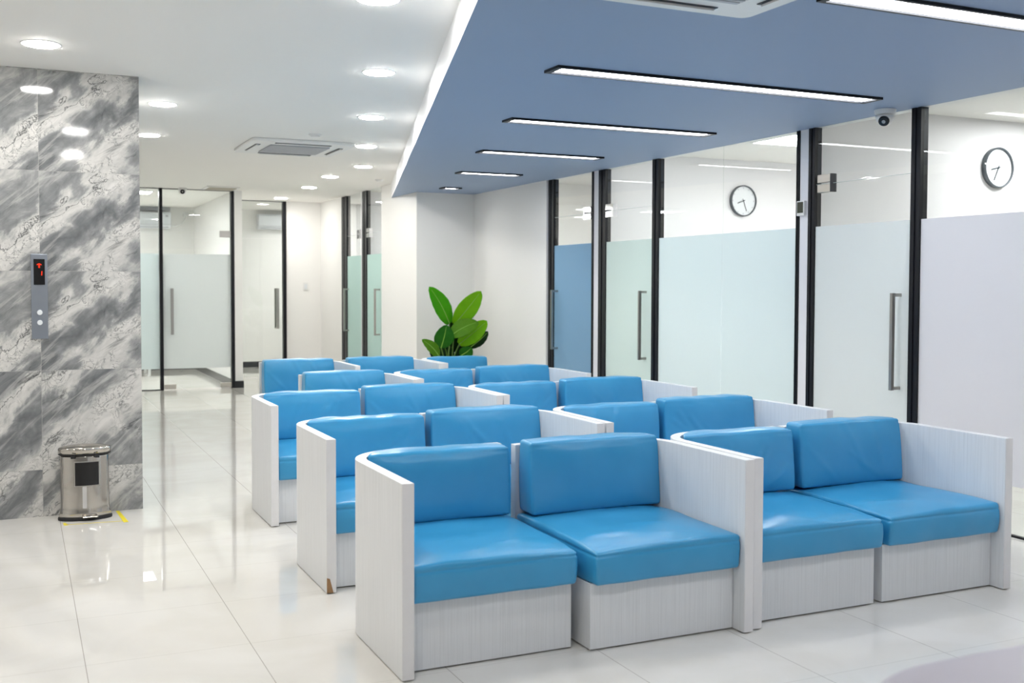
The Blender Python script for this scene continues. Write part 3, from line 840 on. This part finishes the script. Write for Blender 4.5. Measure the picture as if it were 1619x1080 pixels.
def dome_camera(c, label, size, aim):
    t = thing('security_camera', c, label, 'security camera', 'ceiling security cameras')
    x, y, z = c; s = size
    bm = bmesh.new(); lathe(bm, [(s, z), (s * 1.0, z - .006), (s * .97, z - s * .35), (s * .9, z - s * .45)], (x, y, 0), n=32); obj('mount', bm, MT['plastic'], t, smooth=False, bevel=.002)
    bm = bmesh.new()
    pr = [(s * .88 * math.sin(a), z - s * .62 - s * .88 * math.cos(a)) for a in [math.pi / 2 * i / 8 for i in range(1, 9)]]
    lathe(bm, [(.002, z - s * 1.5)] + pr, (x, y, 0), n=32); obj('ball', bm, MT['plastic'], t, smooth=True)
    a = Vector(aim).normalized(); cc = Vector((x, y, z - s * .72))
    q = a.to_track_quat('Z', 'Y').to_matrix()
    bm = bmesh.new(); lathe(bm, [(s * .50, s * .60), (s * .50, s * .86), (s * .44, s * .94), (s * .02, s * .95)], (0, 0, 0), n=28)
    bmesh.ops.transform(bm, matrix=q.to_4x4(), verts=bm.verts); bmesh.ops.translate(bm, verts=bm.verts, vec=cc); ln = obj('lens_housing', bm, MT['blackgloss'], t)
    bm = bmesh.new(); lathe(bm, [(s * .17, s * .93), (s * .17, s * .985), (s * .02, s * .99)], (0, 0, 0), n=20)
    bmesh.ops.transform(bm, matrix=q.to_4x4(), verts=bm.verts); bmesh.ops.translate(bm, verts=bm.verts, vec=cc); obj('lens', bm, MT['brushed'], ln)
    return t
dome_camera((4.93, 5.13, SZ), 'white dome camera on the blue ceiling above the nearest glass door', .066, (-.75, -.55, -.62))
dome_camera((1.985, 14.72, CZ), 'white dome camera with black lens above the far left glass door', .058, (-.16, -1, -.25))

for x, y, lab in ((2.31, 9.02, 'flat white smoke detector beside the ceiling air conditioner'), (3.99, 12.5, 'flat white ceiling disc near the tip of the blue ceiling')):
    t = thing('smoke_detector', (x, y, CZ), lab, 'smoke detector')
    bm = bmesh.new(); lathe(bm, [(.055, CZ), (.055, CZ - .008), (.05, CZ - .012)], (x, y, 0), n=28); obj('base', bm, MT['plastic'], t)
    bm = bmesh.new(); lathe(bm, [(.04, CZ - .0125), (.037, CZ - .022), (.01, CZ - .024)], (x, y, 0), n=24); obj('sensor_cap', bm, MT['plastic'], t)

t = thing('ceiling_vent', (2.44, 14.5, CZ), 'beige flush ceiling vent above the far left glass door', 'vent')
obj('frame', bxs((2.23, 2.66, 14.28, 14.74, CZ - .012, CZ)), MT['plastic'], t, bevel=.003)
bm = bmesh.new()
for i in range(7): box(bm, 2.27, 2.62, 14.33 + i * .055, 14.36 + i * .055, CZ - .02, CZ - .0125)
obj('grille', bm, MT['beige'], t)

# ------------------------------------------------------------------ clocks, thermostat, switch
def clock(cx, yf, cz, r, hour, minute, label):
    t = thing('wall_clock', (cx, yf, cz), label, 'clock', 'round wall clocks')
    bm = bmesh.new(); lathe(bm, [(r, yf), (r, yf - .035), (r - .004, yf - .038), (r - .011, yf - .036), (r - .012, yf - .022)], (cx, 0, cz), 'Y', 56, cap=False); obj('rim', bm, MT['clockrim'], t, smooth=False)
    bm = bmesh.new(); lathe(bm, [(r - .002, yf - .001), (r - .010, yf - .020), (.002, yf - .020)], (cx, 0, cz), 'Y', 56); fc = obj('dial', bm, MT['clockface'], t)
    bm = bmesh.new()
    for k in range(12):
        a = math.pi / 6 * k; q = .82 * r; x, z = cx + q * math.sin(a), cz + q * math.cos(a)
        box(bm, x - .006, x + .006, yf - .0212, yf - .0203, z - .006, z + .006)
    obj('hour_markers', bm, MT['clockmark'], fc)
    for nm, a, ln, wd in (('hour_hand', hour, .50 * r, .0045), ('minute_hand', minute, .70 * r, .0035)):
        bm = bmesh.new(); box(bm, -wd, wd, yf - .026, yf - .0245, -.02, ln)
        bmesh.ops.rotate(bm, verts=bm.verts, cent=(0, yf, 0), matrix=Matrix.Rotation(a, 3, 'Y')); bmesh.ops.translate(bm, verts=bm.verts, vec=(cx, 0, cz))
        obj(nm, bm, MT['clockrim'], t)
    bm = bmesh.new(); lathe(bm, [(.007, yf - .020), (.007, yf - .029)], (cx, 0, cz), 'Y', 16); obj('hub', bm, MT['clockrim'], t)
    return t
clock(6.72, 8.967, 2.278, .158, math.radians(250), math.radians(160), 'round white clock seen through the glass, farther of the two')
clock(6.872, 5.974, 2.325, .155, math.radians(258), math.radians(205), 'round white clock at the right edge, nearer of the two')

t = thing('thermostat', (5.05, 6.03, 1.96), 'white thermostat with grey screen on the white post', 'thermostat')
obj('body', bxs((5.025, 5.0495, 5.995, 6.075, 1.905, 2.01)), MT['plastic'], t, bevel=.004)
obj('screen', bxs((5.0232, 5.0248, 6.004, 6.066, 1.925, 2.002)), MT['lcd'], t)
t = thing('wall_switch', (4.038, 16.4, 1.39), 'white wall switch on the end wall of the corridor', 'switch')
obj('plate', bxs((4.0, 4.076, 16.388, 16.3995, 1.33, 1.45)), MT['plastic'], t, bevel=.003)
obj('rocker', bxs((4.018, 4.058, 16.381, 16.3878, 1.355, 1.425)), MT['plastic_cool'], t, bevel=.002)

# ------------------------------------------------------------------ wall air conditioners behind the far glass
def split_ac(x0, x1, z0, z1, label):
    yw = 18.5
    t = thing('wall_air_conditioner', ((x0 + x1) / 2, yw, z0), label, 'air conditioner', 'wall mounted air conditioners')
    bm = bmesh.new()
    prof = [(yw - .001, z0), (yw - .12, z0), (yw - .19, z0 + .05), (yw - .20, z1 - .03), (yw - .17, z1), (yw - .001, z1)]
    a = [bm.verts.new((x0, y, z)) for y, z in prof]; b = [bm.verts.new((x1, y, z)) for y, z in prof]; n = len(prof)
    bm.faces.new(a); bm.faces.new(b[::-1])
    for i in range(n): bm.faces.new((a[i], a[(i + 1) % n], b[(i + 1) % n], b[i]))
    obj('housing', bm, MT['plastic_cool'], t, bevel=.012)
    obj('louvre', bxs((x0 + .04, x1 - .04, yw - .178, yw - .172, z0 + .012, z0 + .022)), MT['vent'], t)
    obj('front_panel_line', bxs((x0 + .01, x1 - .01, yw - .204, yw - .2, z0 + .058, z0 + .062)), MT['vent'], t)
    obj('badge', bxs((x1 - .09, x1 - .05, yw - .204, yw - .2, z1 - .08, z1 - .05)), MT['vent'], t)
    return t
a1 = split_ac(1.45, 2.285, 2.335, 2.60, 'wall air conditioner inside the left glass room')
bm = bmesh.new(); tube(bm, [(2.285, 18.45, 2.38), (2.38, 18.45, 2.375), (2.47, 18.45, 2.42), (2.53, 18.45, 2.50), (2.545, 18.45, 2.56)], .012)
obj('drain_pipe', bm, MT['plastic'], a1, smooth=True)
obj('junction_box', bxs((2.50, 2.58, 18.46, 18.4995, 2.545, 2.62)), MT['plastic'], a1, bevel=.003)
split_ac(3.706, 4.50, 2.36, 2.62, 'wall air conditioner behind the clear glass door at the corridor end')
tag(obj('grey_band', bxs((1.3, 2.285, 18.42, 18.4995, 2.625, 2.688)), MT['vent']), 'grey band above the air conditioner in the left room', 'cable duct')  # plain grey box filling the band between air conditioner and ceiling

t = thing('side_table', (1.35, 17.6, 0), 'white table standing behind the frosted panel beside the marble wall', 'table')
obj('tabletop', bxs((.85, 1.86, 17.3, 17.95, .70, .73)), MT['plastic'], t, bevel=.004)
for x in (.88, 1.80):
    for y in (17.33, 17.89):
        obj('leg', bxs((x, x + .04, y, y + .04, 0, .699)), MT['plastic'], t)
obj('stretcher', bxs((.92, 1.80, 17.34, 17.36, .12, .16)), MT['plastic'], t)

# ------------------------------------------------------------------ potted plant
PX, PY = 4.46, 11.40
t = thing('potted_plant', (PX, PY, 0), 'tall green potted plant with broad leaves in the white corner', 'plant')
bm = bmesh.new(); lathe(bm, [(.13, .0), (.15, .02), (.185, .36), (.19, .40), (.172, .40), (.168, .34)], (PX, PY, 0), n=36, cap=False)
bm.faces.new([v for v in bm.verts if abs(v.co.z) < 1e-6][:36]); pot = obj('pot', bm, MT['pot'], t, smooth=False)
bm = bmesh.new(); lathe(bm, [(.166, .335), (.166, .36), (.02, .37)], (PX, PY, 0), n=28); obj('soil', bm, MT['soil'], pot)

def leaf(base, tip, width, mat, face=(0, -1, .25), bend=.06, fold=.25, tear=0):
    B, T = Vector(base), Vector(tip); ax = (T - B); L = ax.length; ax.normalize()
    nrm = Vector(face); nrm = (nrm - ax * nrm.dot(ax)).normalized(); sd = ax.cross(nrm)
    n, m = 18, 8
    bm = bmesh.new(); rows = []
    for i in range(n + 1):
        s = i / n
        wd = width * 1.22 * (math.sin(math.pi * min(1, s * .95 + .04)) ** .6) * (1.04 - .24 * s)
        if i == n: wd = width * .03
        c = B + ax * L * s - nrm * bend * math.sin(math.pi * s * .9) * -1 + Vector((0, 0, -1)) * bend * s * s * .6
        row = []
        for j in range(-m, m + 1):
            q = j / m
            rip = .004 * math.sin(s * 34 + abs(q) * 3) * abs(q)
            v = c + sd * q * wd + nrm * (abs(q) ** 1.2 * fold * wd + rip)
            row.append(bm.verts.new(v))
        rows.append(row)
    for i in range(n):
        for j in range(2 * m):
            if tear and i == tear and j in (0, 1, 2): continue
            bm.faces.new((rows[i][j], rows[i + 1][j], rows[i + 1][j + 1], rows[i][j + 1]))
    o = obj('leaf', bm, mat, t, smooth=True)
    so = o.modifiers.new('thick', 'SOLIDIFY'); so.thickness = .0022; so.offset = 0
    bm = bmesh.new()
    pts = [B + ax * L * s - nrm * bend * math.sin(math.pi * s * .9) * -1 + Vector((0, 0, -1)) * bend * s * s * .6 + nrm * .001 for s in [k / 12 for k in range(12)]]
    tube(bm, pts, .0075, 6, .002)
    obj('midrib', bm, MT['rib'], o, smooth=True)
    # stalk down to the soil
    foot = Vector((PX + (B.x - PX) * .25 + random.uniform(-.03, .03), PY + random.uniform(-.04, .04), .365))
    mid = (B + foot) / 2 + Vector(((foot.x - B.x) * .15, 0, .03))
    bm = bmesh.new(); q = []
    for k in range(9):
        s = k / 8; q.append(foot * (1 - s) ** 2 + mid * 2 * s * (1 - s) + B * s * s)
    tube(bm, q, .011, 8, .007); obj('stalk', bm, MT['stalk'], t, smooth=True)

LEAF = [  # base x, z ; tip x, z ; half width ; y offset ; material
    ((4.430, 0.977), (4.162, 1.417), 0.082, -0.10, 'leafA', (0.12, -1, 0.1), 4),
    ((4.482, 0.965), (4.783, 1.367), 0.086, -0.13, 'leafB', (-0.1, -1, 0.1), 13),
    ((4.287, 0.710), (4.330, 0.994), 0.086, -0.21, 'leafC', (-0.1, -1, 0.3), 0),
    ((4.390, 0.845), (4.702, 1.015), 0.080, -0.25, 'leafD', (0.15, -0.85, 0.75), 0),
    ((4.522, 0.743), (4.839, 1.030), 0.080, -0.17, 'leafB', (0.1, -1, 0.2), 0),
    ((4.691, 0.696), (4.894, 0.907), 0.050, -0.07, 'leafE', (0, -1, -0.2), 0),
    ((4.268, 0.617), (4.043, 0.834), 0.050, -0.19, 'leafD', (-0.3, -1, 0.5), 0),
    ((4.307, 0.598), (4.167, 0.782), 0.070, -0.13, 'leafE', (0, -1, -0.1), 0),
    ((4.489, 0.877), (4.566, 1.140), 0.050, 0.01, 'leafE', (0, -1, 0), 0),
    ((4.550, 0.613), (4.658, 0.733), 0.060, -0.15, 'leafC', (0.3, -1, 0.3), 0),
    ((4.487, 0.636), (4.489, 0.970), 0.070, -0.01, 'leafE', (0, -1, 0), 0),
    ((4.437, 0.526), (4.375, 0.771), 0.070, 0.00, 'leafE', (0, -1, 0), 0),
    ((4.581, 0.524), (4.647, 0.787), 0.075, -0.02, 'leafE', (0, -1, 0), 0),
]
for (bx_, bz_), (tx_, tz_), wd, yo, mt, face, tear in LEAF:
    wd *= 1.16
    leaf((bx_, PY + yo, bz_), (tx_, PY + yo - .05, tz_), wd, MT[mt], face, .04, .12, 0)

# ------------------------------------------------------------------ counter in the near foreground
t = thing('block', (2.2, 1.1, 0), 'blurred pale lilac grey counter with rounded corner, bottom right foreground', 'block')  # unidentified foreground shape, built as a rounded block
pts = [(3.4, .75), (3.4, 1.46)] + arc(1.52, 1.16, .30, math.pi / 2, math.pi, 14) + [(1.22, .75)]
bm = bmesh.new(); prism(bm, pts, .672, .706); obj('block_top', bm, MT['block'], t, bevel=.012, segs=4)
pts = [(3.36, .79), (3.36, 1.42)] + arc(1.52, 1.16, .26, math.pi / 2, math.pi, 14) + [(1.26, .79)]
bm = bmesh.new(); prism(bm, pts, 0, .671); obj('block_body', bm, MT['lam'], t)
